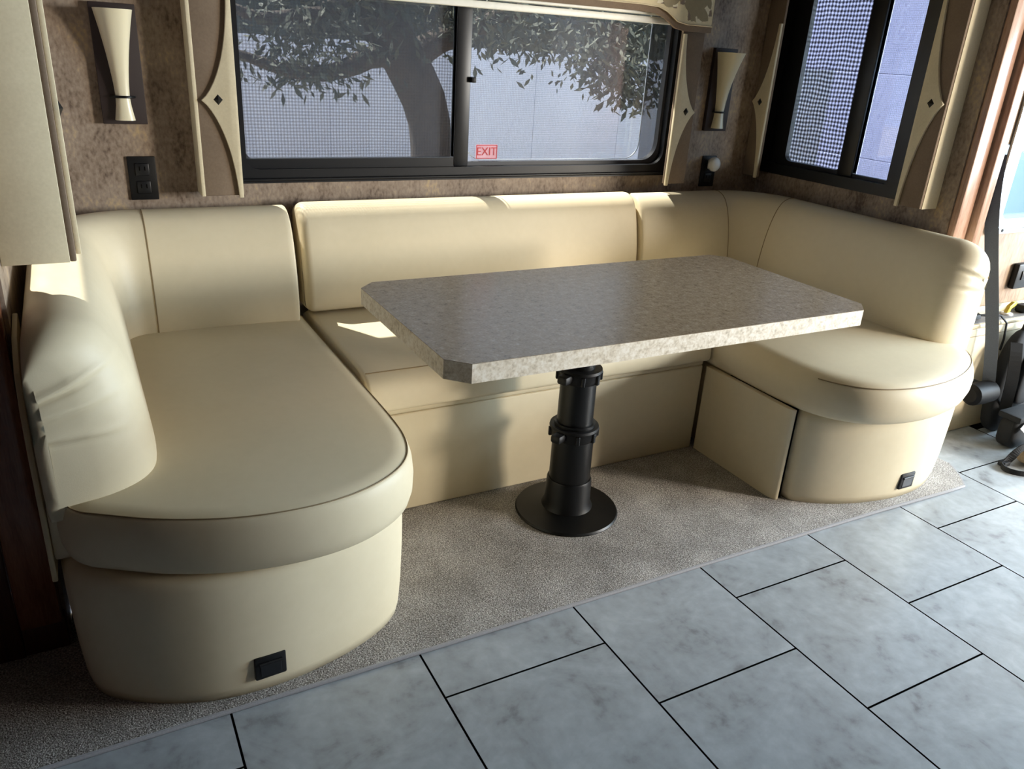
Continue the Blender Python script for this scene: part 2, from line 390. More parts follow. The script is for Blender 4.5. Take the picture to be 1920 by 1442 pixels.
# carpet on the slide-out floor
cp = [(-1.3, -0.95), (-1.3, -1.417), (0.0, -1.417), (1.0, -1.419), (1.7, -1.423), (2.10, -1.432), (2.19, -1.43), (2.25, -1.37), (2.30, -1.29), (2.30, -0.97), (2.29, -0.02), (-0.76, -0.02), (-0.76, -0.95)]
crp = thing('carpet', 'taupe cut pile carpet under the dinette with a bound front edge', 'carpet', (0.7, -1.0, 0.0))
prism('pile', cp, 'Z', 0.0005, 0.011, 'carpet', crp, 0.003)
tube('binding', [(-1.29, -1.419, 0.006), (0, -1.419, 0.006), (1.0, -1.421, 0.006), (1.7, -1.425, 0.006), (2.10, -1.434, 0.006), (2.19, -1.432, 0.006), (2.25, -1.372, 0.006), (2.302, -1.29, 0.006)], 0.0055, 'binding', crp, 6)
CZ = 0.0112

# ------------------------------------------------------------------ windows
w1 = thing('window_1', None, None, (0.82, 0.0, 0.945)); del w1['label'], w1['category']; w1['kind'] = 'structure'
fo = rrect(-0.10, 1.745, 0.938, 1.66, 0.004); fi = rrect(-0.095, 1.705, 0.985, 1.62, 0.06)
ring('window_frame', fi, fo, 'Y', -0.012, 0.055, 'blackframe', w1)
ring('gasket', rrect(-0.085, 1.692, 1.00, 1.61, 0.075), rrect(-0.095, 1.705, 0.985, 1.62, 0.06), 'Y', 0.022, 0.05, 'greyframe', w1)
ring('sash', rrect(0.768, 1.608, 1.005, 1.61, 0.07), rrect(0.766, 1.611, 1.003, 1.613, 0.07), 'Y', 0.0455, 0.050, 'chrome', w1)
box('screen', (1.6125, 0.0462, 0.985), (1.705, 0.0468, 1.62), 'screen_dim', w1)
tube('sill_rail', [(-0.10, -0.014, 0.950), (1.745, -0.014, 0.950)], 0.006, 'blackframe', w1)
box('mullion', (0.700, 0.004, 0.985), (0.762, 0.04, 1.62), 'blackframe', w1, 0.004)
ring('sash', rrect(-0.075, 0.700, 1.018, 1.60, 0.004), rrect(-0.095, 0.705, 0.985, 1.62, 0.004), 'Y', 0.006, 0.03, 'blackframe', w1)
box('latch', (0.758, -0.012, 1.292), (0.778, 0.006, 1.312), 'blackplastic', w1, 0.003)
box('pane', (-0.095, 0.034, 0.985), (0.705, 0.038, 1.62), 'glass', w1)
box('pane', (0.758, 0.040, 0.985), (1.705, 0.044, 1.62), 'glass', w1)
box('screen', (-0.095, 0.046, 0.985), (0.72, 0.047, 1.62), 'screen', w1)
box('screen', (0.74, 0.046, 0.985), (1.612, 0.047, 1.62), 'screen_right', w1)
for k in (0.0,):
    st = thing('exit_sticker', 'small pink and red EXIT sticker low on the right window pane', 'sticker', (0.858, 0.0385, 1.035))
    pl = box('backing', (0.812, 0.0375, 1.008), (0.905, 0.0395, 1.062), None, st)
def _film():
    m, nt, b = mat_new('pink_film'); b.inputs['Base Color'].default_value = rgb(232, 176, 188); b.inputs['Alpha'].default_value = 0.55
    n = N(nt, 'ShaderNodeTexNoise', Scale=20.0); nt.links.new(coords(nt), n.inputs['Vector'])
    nt.links.new(ramp(nt, n.outputs['Fac'], [(0.3, rgb(226, 160, 172)), (0.7, rgb(236, 188, 196))]), b.inputs['Base Color'])
    return m
M['film'] = _film(); pl.data.materials.append(M['film'])
ring('border', rrect(0.815, 0.902, 1.011, 1.059, 0.002, 1), rrect(0.812, 0.905, 1.008, 1.062, 0.002, 1), 'Y', 0.0365, 0.0374, 'red', st)
fc = bpy.data.curves.new('lettering', 'FONT'); fc.body = 'EXIT'; fc.size = 0.044; fc.align_x = 'CENTER'; fc.align_y = 'CENTER'; fc.extrude = 0.0003
_t = bpy.data.objects.new('lettering_curve', fc); COL.objects.link(_t)
_me = bpy.data.meshes.new_from_object(_t.evaluated_get(bpy.context.evaluated_depsgraph_get()))
bpy.data.objects.remove(_t)
fo_ = bpy.data.objects.new('lettering', _me); COL.objects.link(fo_); fo_.parent = st; fo_.location = (0.0, -0.0018, 0.0); fo_.rotation_euler = (math.pi / 2, 0, 0)
_me.materials.clear(); _me.materials.append(M['red'])

w2 = thing('window_2', None, None, (2.3, -0.4, 0.96)); del w2['label'], w2['category']; w2['kind'] = 'structure'
ring('window_frame', rrect(-0.735, -0.06, 1.0, 1.76, 0.03), rrect(-0.79, -0.008, 0.953, 1.80, 0.004), 'X', 2.285, 2.35, 'blackframe', w2)
box('mullion', (2.30, -0.535, 1.0), (2.335, -0.46, 1.76), 'blackframe', w2, 0.005)
ring('sash', rrect(-0.47, -0.15, 1.018, 1.74, 0.03), rrect(-0.475, -0.055, 0.995, 1.765, 0.004), 'X', 2.305, 2.33, 'blackframe', w2)
ring('sash', rrect(-0.705, -0.535, 1.014, 1.74, 0.004), rrect(-0.74, -0.53, 0.995, 1.765, 0.004), 'X', 2.31, 2.33, 'blackframe', w2)
box('pane', (2.332, -0.47, 1.0), (2.335, -0.06, 1.76), 'glass', w2)
box('pane', (2.326, -0.735, 1.0), (2.329, -0.535, 1.76), 'glass', w2)
box('screen', (2.340, -0.48, 1.0), (2.341, -0.06, 1.76), 'screen_side', w2)
box('screen', (2.340, -0.735, 1.0), (2.341, -0.53, 1.76), 'screen_thin', w2)
w3 = thing('window_3', None, None, (-0.765, -0.49, 0.95)); del w3['label'], w3['category']; w3['kind'] = 'structure'
ring('window_frame', rrect(-0.835, -0.145, 0.975, 1.67, 0.03), rrect(-0.865, -0.115, 0.945, 1.70, 0.004), 'X', -0.82, -0.76, 'blackframe', w3)
box('pane', (-0.80, -0.84, 0.97), (-0.797, -0.14, 1.68), 'glass', w3)
box('screen', (-0.812, -0.84, 0.97), (-0.811, -0.14, 1.68), 'screen', w3)
w4 = thing('window_4', None, None, (3.0, -1.0, 0.86)); del w4['label'], w4['category']; w4['kind'] = 'structure'
ring('window_frame', rrect(2.65, 4.35, 0.905, 1.70, 0.03), rrect(2.58, 4.42, 0.845, 1.76, 0.02), 'Y', -1.012, -0.95, 'chrome', w4)
tube('bead', [(2.60, -1.016, 0.872), (4.4, -1.016, 0.872)], 0.008, 'chrome', w4)
for x in (2.68, 3.0): lathe('screw', [(0.006, 0), (0.005, -0.003)], (x, -1.012, 0.858), 'blackplastic', w4, 10, axis='Y')
box('pane', (2.64, -0.972, 0.89), (4.36, -0.968, 1.71), 'glass', w4)

# ------------------------------------------------------------------ outside
gr = struct(box('ground', (-30, 0.8, -1.1), (40, 40, -1.0), 'dirt'))
fe = thing('board_fence', 'long pale panel fence standing outside behind the window', 'fence', (3, 5.5, -1.0))
bm_me = None
for i in range(10):
    x = -3.0 + i * 1.20
    if bm_me is None:
        bm = bmesh.new(); add_box(bm, (0, 5.5, -1.0), (1.196, 5.53, 1.40), 0.002, 1)
        bmesh.ops.translate(bm, vec=-Vector((0, 5.5, -1.0)), verts=bm.verts[:]); bm_me = bpy.data.meshes.new('board'); bm.to_mesh(bm_me); bm.free(); bm_me.materials.append(M['fence'])
    o = bpy.data.objects.new('board', bm_me); COL.objects.link(o); o.parent = fe; o.location = (x - 3, 0.001 * (i % 2), 0)
box('rail', (-3, 5.532, 0.9), (9, 5.57, 1.0), 'fence', fe)
hd = bmesh.new()
for i in range(60):
    g = bmesh.new(); bmesh.ops.create_icosphere(g, subdivisions=2, radius=1.0)
    s = random.uniform(0.5, 0.95)
    for v in g.verts: v.co *= s * random.uniform(0.82, 1.15)
    add_bm(hd, g, Matrix.Translation((-4 + i * 0.2 + random.uniform(-.2, .2), 7.5 + random.uniform(-.3, .3), random.uniform(-0.6, 2.6))))
for i in range(26): add_box(hd, (-4.5 + i * 0.48, 7.5, -1.0), (-4.5 + i * 0.48 + 0.5, 8.0, 2.9))
o = from_bm('hedge', hd, 'hedge', None, False); tag(o, 'tall dark hedge behind the pale fence outside', 'hedge')
bl = thing('outbuilding', 'pale blue grey building seen through the side window', 'building', (11, 6, -1.0))
pan_me = None
for i in range(4):
    if pan_me is None:
        bm = bmesh.new(); add_box(bm, (0, 0, 0), (0.06, 9.0, 1.196), 0.006, 1); pan_me = bpy.data.meshes.new('siding_board'); bm.to_mesh(pan_me); bm.free(); pan_me.materials.append(M['siding'])
    o = bpy.data.objects.new('siding_board', pan_me); COL.objects.link(o); o.parent = bl; o.location = (-1.0, -2.4, 1.2 * i)
box('wall_core', (10.06, 3.6, -1.0), (13, 12.5, 3.9), 'siding', bl)
prism('roof', [(9.7, 3.85), (13.3, 3.85), (11.5, 4.9)], 'Y', 3.4, 12.7, 'greyframe', bl)

tr = thing('tree', 'dark leaning tree with a forked trunk outside the left window pane', 'tree', (1.9, 3.0, -1.0))
bm = bmesh.new()
def add_tube(bm, pts, rad, n=10):
    P = [Vector(p) for p in pts]
    v, f = tube_geo(P, rad, n); vs = [bm.verts.new(p) for p in v]
    for q in f: bm.faces.new([vs[i] for i in q])
add_tube(bm, chaikin([(1.98, 3, -1.05), (1.90, 3, 0.2), (1.88, 3, 0.58), (1.84, 3.0, 0.95), (1.68, 3.0, 1.25), (1.52, 3.02, 1.47), (1.42, 3.05, 1.8), (1.25, 3.1, 2.4), (0.8, 3.3, 3.4)], 1, False), [0.22, 0.20, 0.18, 0.17, 0.165, 0.16, 0.16, 0.165, 0.165, 0.16, 0.16, 0.16, 0.15, 0.15, 0.13, 0.11, 0.09, 0.07][:18])
add_tube(bm, chaikin([(1.62, 3.0, 1.30), (1.40, 2.95, 1.32), (1.20, 2.95, 1.22), (0.98, 2.92, 1.17), (0.75, 2.9, 1.19), (0.4, 2.9, 1.3)], 1, False), [0.09, 0.085, 0.08, 0.075, 0.07, 0.06, 0.055, 0.05, 0.045, 0.04, 0.03, 0.02][:12])
add_tube(bm, chaikin([(1.66, 3.0, 1.25), (1.85, 3.0, 1.42), (2.1, 2.98, 1.50), (2.5, 2.95, 1.68), (3.2, 2.8, 1.95), (4.2, 2.6, 2.0)], 1, False), [0.12, 0.11, 0.10, 0.09, 0.08, 0.07, 0.065, 0.06, 0.05, 0.05, 0.04, 0.03][:12])
add_tube(bm, [(1.35, 3.0, 1.75), (1.0, 2.9, 1.55), (0.6, 2.85, 1.5), (0.2, 2.8, 1.62)], [0.07, 0.055, 0.04, 0.02])
from_bm('trunk', bm, 'bark', tr, True)
lv = []; lf = []
def leafspray(c, n, spread, L=0.10, droop=0.6):
    for _ in range(n):
        p = Vector(c) + Vector((random.gauss(0, spread[0]), random.gauss(0, spread[1]), random.gauss(0, spread[2])))
        d = Vector((random.uniform(-1, 1), random.uniform(-1, 1), -droop + random.uniform(-.6, .6))).normalized()
        s = d.cross(Vector((random.uniform(-1, 1), random.uniform(-1, 1), random.uniform(-1, 1)))).normalized()
        l = L * random.uniform(0.6, 1.3); i = len(lv)
        lv.extend([p, p + d * l * .5 + s * l * .16, p + d * l, p + d * l * .5 - s * l * .16]); lf.append((i, i + 1, i + 2, i + 3))
for c, n, sp in [((1.0, 2.9, 1.5), 900, (.28, .25, .13)), ((0.85, 2.9, 1.24), 380, (.22, .2, .09)), ((1.9, 2.9, 1.75), 900, (.5, .3, .16)), ((2.35, 2.7, 1.55), 500, (.3, .2, .10)),
                 ((2.9, 2.6, 1.52), 500, (.32, .2, .09)), ((3.2, 2.5, 1.40), 450, (.22, .2, .10)), ((3.45, 2.5, 1.6), 400, (.2, .2, .10)), ((3.1, 2.5, 1.27), 260, (.14, .15, .07)), ((3.36, 2.5, 1.18), 260, (.10, .12, .08)), ((2.0, 2.6, 1.85), 700, (.8, .3, .12))]:
    leafspray(c, n, sp, 0.09)
o = pyd('foliage', lv, lf, 'leaf', tr); o['kind'] = 'stuff'
# what stands beyond the cab window: a pale blue van side and dry brush
vn = thing('parked_van', 'pale blue side of a van outside the cab window at far right', 'van', (8, 0.2, -1.0))
prism('body', [(4.3, -0.7), (12.0, -0.7), (12.0, 2.3), (11.2, 2.45), (5.2, 2.45), (4.4, 1.85), (4.3, 1.25)], 'Y', -0.35, 0.70, 'cab_shade', vn, 0.04)
for x in (5.6, 10.6): lathe('wheel', [(0.34, -0.1), (0.36, -0.06), (0.36, 0.1)], (x, -0.33, -0.64), 'blackplastic', vn, 24, axis='Y')
tube('door_crease', [(4.4, -0.355, 0.55), (11.9, -0.355, 0.55)], 0.012, 'chrome', vn)

# ------------------------------------------------------------------ dinette benches
def dinette(label, loc): return thing('dinette_bench', label, 'bench', loc)
BZ = CZ
lb = dinette('cream vinyl bench end with rounded front, at left of the pedestal table', (-0.35, -0.8, BZ))
cb = dinette('cream vinyl bench behind the table, under the wide window', (0.75, -0.4, BZ))
rb = dinette('cream vinyl bench end under the side window, beside the cab', (1.86, -0.8, BZ))

SIDE = [(0.014, 0.362), (0.004, 0.372), (-0.004, 0.40), (-0.006, 0.44), (-0.002, 0.475), (0.004, 0.493), (0.010, 0.5005)]
# left seat
Lout = [(0.052, -0.05), (0.052, -0.35), (0.056, -0.7), (0.062, -1.07), (0.052, -1.22), (0.005, -1.33), (-0.105, -1.408), (-0.24, -1.438), (-0.40, -1.425), (-0.547, -1.37), (-0.645, -1.308), (-0.715, -1.262), (-0.742, -1.16), (-0.742, -0.8), (-0.742, -0.05)]
LO = [Vector(p) for p in Lout]
o, P = cushion('seat_cushion', LO, SIDE, 0.022, 'vinyl', lb, wob=0.002)
sm = [(q.x, q.y, 0.5005) for q in inset(P, 0.009)]
tube('seam', sm, 0.0015, 'seam', o, 5, True)
# right seat: waterfall inner edge
Rout = [(1.425, -0.05), (1.418, -0.5), (1.412, -1.0), (1.413, -1.17), (1.428, -1.27), (1.475, -1.355), (1.55, -1.42), (1.66, -1.458), (1.79, -1.470), (1.93, -1.455), (2.07, -1.408), (2.18, -1.345), (2.255, -1.262), (2.285, -1.15), (2.285, -0.8), (2.285, -0.05)]
RS = [(0.016, 0.362), (0.004, 0.374), (-0.004, 0.40), (-0.005, 0.43), (0.0, 0.455), (0.010, 0.478), (0.024, 0.494), (0.040, 0.502)]
o, P = cushion('seat_cushion', [Vector(p) for p in Rout], RS, 0.018, 'vinyl', rb, wob=0.002)
sm = [(q.x, q.y, 0.487) for q in inset(P, 0.0155) if q.y < -1.26 or (q.y < -1.15 and q.x > 2)]
sm.sort(key=lambda q: q[0])
tube('seam', sm, 0.0020, 'seam', o, 5)
# bases
def base(name, out, parent):
    pr_ = [(0.016, BZ), (0.010, BZ + 0.03), (0.004, 0.12), (0.0, 0.25), (0.0, 0.325), (0.004, 0.343), (0.014, 0.354), (0.03, 0.358)]
    return cushion(name, [Vector(p) for p in out], pr_, 0.0, 'vinyl', parent, 2)[0]
Lb = [(0.03, -0.06), (0.03, -0.6), (0.03, -1.15), (0.026, -1.245), (-0.03, -1.305), (-0.10, -1.345), (-0.188, -1.378), (-0.32, -1.405), (-0.457, -1.403), (-0.56, -1.372), (-0.651, -1.325), (-0.72, -1.268), (-0.747, -1.19), (-0.75, -1.0), (-0.75, -0.06)]
base('base', Lb, lb)
mx_ = lambda x: 1.446 + (0.03 - x) * 1.065
Rb = [(1.448, -0.06), (1.448, -0.6), (1.448, -1.18), (1.448, -1.228), (1.450, -1.248), (1.462, -1.266), (1.51, -1.305), (mx_(-0.10), -1.345)] + [(mx_(x), y) for x, y in Lb[6:]]
base('base', Rb, rb)
# removable inner panel of the right bench
prism('side_panel', [(1.430, -0.80), (1.408, -0.80), (1.408, -1.196), (1.4095, -1.207), (1.413, -1.217), (1.418, -1.224), (1.424, -1.228), (1.430, -1.229)], 'Z', BZ, 0.358, 'vinyl', rb, 0.0)
box('gap_shade_strip', (1.4305, -1.222, BZ), (1.4475, -0.9, 0.356), 'grout', rb)  # black strip standing in for the shade inside the panel gap
# centre bench
bm = bmesh.new(); add_box(bm, (0.034, -0.79, BZ), (1.400, -0.06, 0.359), 0.006, 2); add_box(bm, (0.074, -0.79, 0.3595), (1.400, -0.06, 0.384), 0.008, 2); from_bm('base', bm, 'vinyl', cb, False, None, 50)
ctr = [(-0.815, 0.388), (-0.822, 0.395), (-0.823, 0.42), (-0.818, 0.45), (-0.800, 0.478), (-0.770, 0.492), (-0.74, 0.499), (-0.70, 0.503), (-0.5, 0.508), (-0.3, 0.507), (-0.06, 0.50), (-0.05, 0.39)]
def sweep_x(name, prof, xs, mat, parent, endr=0.02):
    """closed profile in (y,z) swept along x, ends softened"""
    cy = sum(p[0] for p in prof) / len(prof); cz = sum(p[1] for p in prof) / len(prof)
    pts = resample([Vector(p) for p in chaikin([Vector(p) for p in prof], 1)], 0.02); n = len(pts)
    a, b = xs; st = [a + endr * (1 - math.cos(t)) for t in [i * math.pi / 12 for i in range(7)]]
    ss = [math.sin(i * math.pi / 12) for i in range(7)]
    mid = [a + endr + (b - a - 2 * endr) * i / 24 for i in range(1, 24)]
    X = st + mid + [b - (s - a) for s in reversed(st)]; S = ss + [1] * len(mid) + ss[::-1]
    v = []; f = []
    for x, s in zip(X, S):
        d = endr * (1 - s)
        for q, qi in zip(pts, inset(ccw(pts) if False else pts, d)):
            v.append((x, qi.x, qi.y))
    for i in range(len(X) - 1):
        for k in range(n): f.append((i * n + k, i * n + (k + 1) % n, (i + 1) * n + (k + 1) % n, (i + 1) * n + k))
    f.append(tuple(range(n))); f.append(tuple((len(X) - 1) * n + k for k in range(n)))
    return pyd(name, v, f, mat, parent, True)
o = sweep_x('seat_cushion', ctr[::-1] if False else ccw([Vector(p) for p in ctr]), (0.076, 1.403), 'vinyl', cb, 0.012)
box('side_filler', (-0.752, -1.205, 0.356), (-0.69, -1.0, 0.490), 'vinyl', lb, 0.006)
tube('seam', [(0.085 + i * 0.1, -0.757, 0.4965) for i in range(14)], 0.0018, 'seam', o, 5)
bk = [(-0.188, 0.512), (-0.205, 0.53), (-0.212, 0.58), (-0.205, 0.66), (-0.188, 0.74), (-0.172, 0.80), (-0.160, 0.835), (-0.140, 0.865), (-0.105, 0.884), (-0.065, 0.882), (-0.03, 0.862), (-0.02, 0.82), (-0.02, 0.512)]
o = sweep_x('back_cushion', ccw([Vector(p) for p in bk]), (0.058, 1.490), 'vinyl', cb, 0.03)

def back_wrap(name, path, parent, prof, pleats=(), end_at_start=True, endr=0.15):
    """L-shaped backrest: profile of (distance from wall, z) swept along the wall path (points carry the inward normal)"""
    L = [0.0]
    for i in range(1, len(path)): L.append(L[-1] + (path[i][0] - path[i - 1][0]).length)
    pr_ = resample(chaikin([Vector(p) for p in prof], 2), 0.006); n = len(pr_)
    zb = min(p.y for p in pr_); v = []; f = []
    for (p, nrm), l in zip(path, L):
        e = l; u = min(1.0, e / endr); k = (1 - (1 - u) ** 2.6) ** (1 / 2.6) if u > 0 else 0.0
        k = max(k, 0.02)
        el = L[-1] - l; k2 = min(1.0, el / 0.012); k2 = (1 - (1 - k2) ** 2) ** 0.5
        uz = min(1.0, e / 0.11); kz = (1 - (1 - uz) ** 2.2) ** (1 / 2.2) if uz > 0 else 0
        for q in pr_:
            d = 0.005 + (q.x - 0.005) * (0.10 + 0.90 * k) - (1 - k2) * 0.012 * (1 if q.x > 0.05 else 0)
            t = max(0.0, (q.y - 0.62) / 0.25)
            z = q.y - (1 - kz) * 0.085 * t - (1 - k2) * 0.012 * t
            w = 0.0
            if e < 0.20 and path[0][0].y - 0.001 <= p.y <= path[0][0].y + 0.2:
                for (pz, amp, slope) in pleats:
                    dz = z - (pz + slope * (d - 0.08)); w += amp * (math.exp(-(dz / 0.008) ** 2) - 0.7 * math.exp(-((dz + 0.013) / 0.007) ** 2)) * max(0, 1 - e / 0.16) * max(0, 1 - d / 0.19) * min(1.0, (d + 0.012) / 0.05)
            tang = Vector((0, 1)); sgn_y = 1.0
            b = p + nrm * max(0.004, d + w * u) - tang * (sgn_y * w * (1 - u))
            v.append((b.x, b.y, z))
    K = len(path)
    for i in range(K - 1):
        for k in range(n): f.append((i * n + k, i * n + (k + 1) % n, (i + 1) * n + (k + 1) % n, (i + 1) * n + k))
    f.append(tuple(range(n))); f.append(tuple((K - 1) * n + k for k in range(n)))
    return pyd(name, v, f, 'vinyl', parent, True), pr_
def wall_path(xw, yb, yend, xend, R, sgn, y_front):
    """from the front end along the side wall, round the corner, along the back wall; sgn=+1 left wall (inward +x), -1 right wall"""
    out = []; y = y_front; ys = []
    nfine = 34
    for i in range(nfine): ys.append(y_front + 0.16 * i / nfine)
    yc = yb - R
    k = 24
    for i in range(k): ys.append(y_front + 0.16 + (yc - y_front - 0.16) * i / k)
    for yy in ys: out.append((Vector((xw, yy)), Vector((sgn, 0))))
    for i in range(13):
        a = math.pi / 2 * i / 12
        c = Vector((xw + sgn * R, yc)); dirv = Vector((-sgn * math.cos(a), math.sin(a)))
        out.append((c + dirv * R, -dirv))
    x0 = xw + sgn * R
    for i in range(1, 21):
        out.append((Vector((x0 + (xend - x0) * i / 20, yb)), Vector((0, -1))))
    e = out[-1][0]
    for t in (0.25, 0.5, 0.75): out.insert(len(out) - 1, (Vector((xend - sgn * 0.012 * (1 - t), yb)), Vector((0, -1))))
    return out
profL = [(0.005, 0.47), (0.10, 0.47), (0.19, 0.475), (0.232, 0.488), (0.246, 0.53), (0.238, 0.62), (0.218, 0.72), (0.190, 0.80), (0.155, 0.852), (0.110, 0.874), (0.06, 0.876), (0.02, 0.86), (0.005, 0.82)]
sq = lambda pf, k: [(x * k, z) for x, z in pf]
ol, _ = back_wrap('backrest', wall_path(-0.752, -0.012, 0, 0.026, 0.30, 1, -1.240), lb, sq(profL, 0.94), pleats=[(0.765, 0.016, 0.35), (0.715, 0.014, 0.15), (0.655, 0.012, -0.05)])
orr, _ = back_wrap('backrest', wall_path(2.292, -0.012, 0, 1.500, 0.30, -1, -1.235), rb, sq(profL, 0.86), pleats=[(0.775, 0.014, 0.3), (0.72, 0.012, 0.1)])
def back_seam(p, nrm, prof, k, parent, z0=0.5):
    pf = [Vector(q) for q in chaikin([Vector(a) for a in sq(prof, k)], 2)]
    pts = []
    for q in pf:
        if q.x > 0.05 and q.y > z0: b = Vector(p) + Vector(nrm) * (q.x + 0.0004); pts.append((b.x, b.y, q.y + 0.0003 * (q.y > .86)))
    tube('seam', pts, 0.0019, 'seam', parent, 5)
back_seam((-0.43, -0.012), (0, -1), profL, 0.94, ol)
back_seam((1.985, -0.012), (0, -1), profL, 0.86, orr)
back_seam((2.292, -0.315), (-1, 0), profL, 0.86, orr)
# outer edge boards of the two arms
prism('outer_panel', [(-1.215, 0.31), (-1.205, 0.60), (-1.19, 0.70), (-1.15, 0.77), (-1.06, 0.815), (-0.94, 0.83), (-0.94, 0.31)], 'X', -0.7635, -0.7525, 'piping', lb, 0.003)
prism('outer_panel', [(-1.20, 0.36), (-1.20, 0.72), (-1.17, 0.80), (-1.10, 0.85), (-1.0, 0.86), (-1.0, 0.36)], 'X', 2.289, 2.298, 'piping', rb, 0.002)
# recessed pull latches in the bases
def latch(x, y, z, ang, parent):
    o = box('pull_latch', (x - 0.036, y - 0.007, z - 0.031), (x + 0.036, y + 0.02, z + 0.031), 'blackplastic', parent, 0.004)
    bm = bmesh.new(); add_box(bm, (x - 0.024, y - 0.0085, z - 0.022), (x + 0.024, y - 0.0065, z + 0.012), 0.001, 1); b2 = from_bm('pocket', bm, 'blackframe', o)
    tb = tube('lip', [(x - 0.026, y - 0.009, z + 0.014), (x + 0.026, y - 0.009, z + 0.014)], 0.004, 'blackplastic', o, 8)
    rot = Matrix.Translation(Vector((x, y, z)) - wloc(parent)) @ Matrix.Rotation(ang, 4, 'Z') @ Matrix.Translation(wloc(parent) - Vector((x, y, z)))
    o.data.transform(rot)
    for c in (b2, tb): c.data.transform(rot)
latch(-0.36, -1.397, 0.086, 0.06, lb)
latch(1.872, -1.397, 0.083, -0.02, rb)

# ------------------------------------------------------------------ pedestal table
tb = thing('pedestal_table', 'speckled beige laminate table on a black telescoping pedestal', 'table', (0.70, -0.99, CZ))
tx0, tx1, ty0, ty1, ch, th, tz = 0.090, 1.510, -1.366, -0.664, 0.050, 0.049, 0.750
oct_ = [(tx0 + ch, ty0), (tx1 - ch, ty0), (tx1, ty0 + ch), (tx1, ty1 - ch), (tx1 - ch, ty1), (tx0 + ch, ty1), (tx0, ty1 - ch), (tx0, ty0 + ch)]
top = prism('tabletop', oct_, 'Z', tz - th, tz - 0.0008, 'laminate_edge', tb)
prism('top_sheet', oct_, 'Z', tz - 0.0008, tz + 0.0004, 'laminate', top)
px, py = 0.700, -0.988
lathe('base_plate', [(0.17, CZ), (0.172, CZ + 0.004), (0.168, CZ + 0.010), (0.11, CZ + 0.015), (0.085, CZ + 0.022)], (px, py, 0), 'blackmetal', tb, 48)
lathe('socket', [(0.085, CZ + 0.022), (0.076, 0.055), (0.074, 0.13), (0.071, 0.138)], (px, py, 0), 'blackmetal', tb, 40)
lathe('lower_tube', [(0.068, 0.10), (0.066, 0.34), (0.062, 0.34)], (px, py, 0), 'blackmetal', tb, 40)
lathe('middle_tube', [(0.058, 0.30), (0.057, 0.50)], (px, py, 0), 'blackmetal', tb, 40)
lathe('upper_tube', [(0.048, 0.46), (0.047, tz - th - 0.012)], (px, py, 0), 'blackmetal', tb, 40)
lathe('top_flange', [(0.05, tz - th - 0.03), (0.12, tz - th - 0.012), (0.13, tz - th - 0.001)], (px, py, 0), 'blackmetal', tb, 40)
def collar(z, r):
    c = lathe('collar', [(r - 0.008, z - 0.022), (r + 0.004, z - 0.018), (r + 0.010, z - 0.006), (r + 0.010, z + 0.012), (r + 0.014, z + 0.018), (r + 0.012, z + 0.026), (r - 0.008, z + 0.028)], (px, py, 0), 'blackplastic', tb, 40)
    for k in range(8):
        a = math.radians(22 + 45 * k); g = bmesh.new(); add_box(g, (r + 0.004, -0.006, z - 0.016), (r + 0.016, 0.006, z + 0.014), 0.002, 1)
        bmesh.ops.transform(g, matrix=Matrix.Translation((px, py, 0)) @ Matrix.Rotation(a, 4, 'Z'), verts=g.verts[:]); from_bm('grip_rib', g, 'blackplastic', c)
    g = bmesh.new(); add_box(g, (r, -0.018, z - 0.008), (r + 0.045, 0.018, z + 0.020), 0.008, 2)
    bmesh.ops.transform(g, matrix=Matrix.Translation((px, py, 0)) @ Matrix.Rotation(math.radians(205), 4, 'Z'), verts=g.verts[:]); from_bm('clamp_lever', g, 'blackplastic', c, False, None, 40)
collar(0.303, 0.066); collar(0.499, 0.058)

# ------------------------------------------------------------------ window side panels
def ornament_shape(w, tip, thin, z0, z1, zm):
    """straight edge at 0, point at `tip`: concave curves swinging out to the point"""
    pts = [(0, z0), (thin, z0)]
    for i in range(1, 13):
        t = i / 12; pts.append((thin + (tip - thin) * (t ** 2.3 * 0.75 + t * 0.25), z0 + (zm - z0) * (1 - (1 - t) ** 1.25)))
    for i in range(11, -1, -1):
        t = i / 12; pts.append((thin + (tip - thin) * (t ** 2.3 * 0.75 + t * 0.25), z1 - (z1 - zm) * (1 - (1 - t) ** 1.25)))
    pts.append((0, z1)); return pts
def diamond(name, c, axis, s, parent, sgn):
    cx, cy, cz = c; v = []
    for a in range(4):
        u, w = [(s, 0), (0, s), (-s, 0), (0, -s)][a]
        v.append((cx + u, cy, cz + w * 1.15) if axis == 'Y' else (cx, cy + u, cz + w * 1.15))
    v.append((cx, cy + sgn * 0.008, cz) if axis == 'Y' else (cx + sgn * 0.008, cy, cz))
    return pyd(name, v, [(0, 1, 4), (1, 2, 4), (2, 3, 4), (3, 0, 4), (3, 2, 1, 0)], 'blackmetal', parent)
def side_panel_back(label, x0, x1, flip):
    p = thing('window_side_panel', label, 'window trim', ((x0 + x1) / 2, -0.05, 0.915), 'upholstered side panels of the windows')
    box('front_board', (x0, -0.098, 0.915), (x1, -0.084, 1.60), 'fabric_taupe', p, 0.004)
    if flip: box('return', (x1 - 0.014, -0.0835, 0.916), (x1 - 0.001, -0.001, 1.60), 'fabric_taupe', p, 0.002)
    else: box('return', (x0 - 0.004, -0.099, 0.914), (x0 + 0.008, -0.001, 1.60), 'fabric_cream', p, 0.002)
    sh = ornament_shape(0.1, 0.108, 0.013, 0.909, 1.515, 1.213)
    xe = x0 if flip else x1
    sgn = 1 if flip else -1
    orn = prism('ornament', [(xe + sgn * u, z) for u, z in sh], 'Y', -0.110, -0.098, 'fabric_cream', p, 0.0015)
    diamond('button', (xe + sgn * 0.058, -0.110, 1.216), 'Y', 0.014, orn, -1)
    return p
side_panel_back('taupe padded panel with cream pointed overlay, at left edge of the wide window', -0.238, -0.112, False)
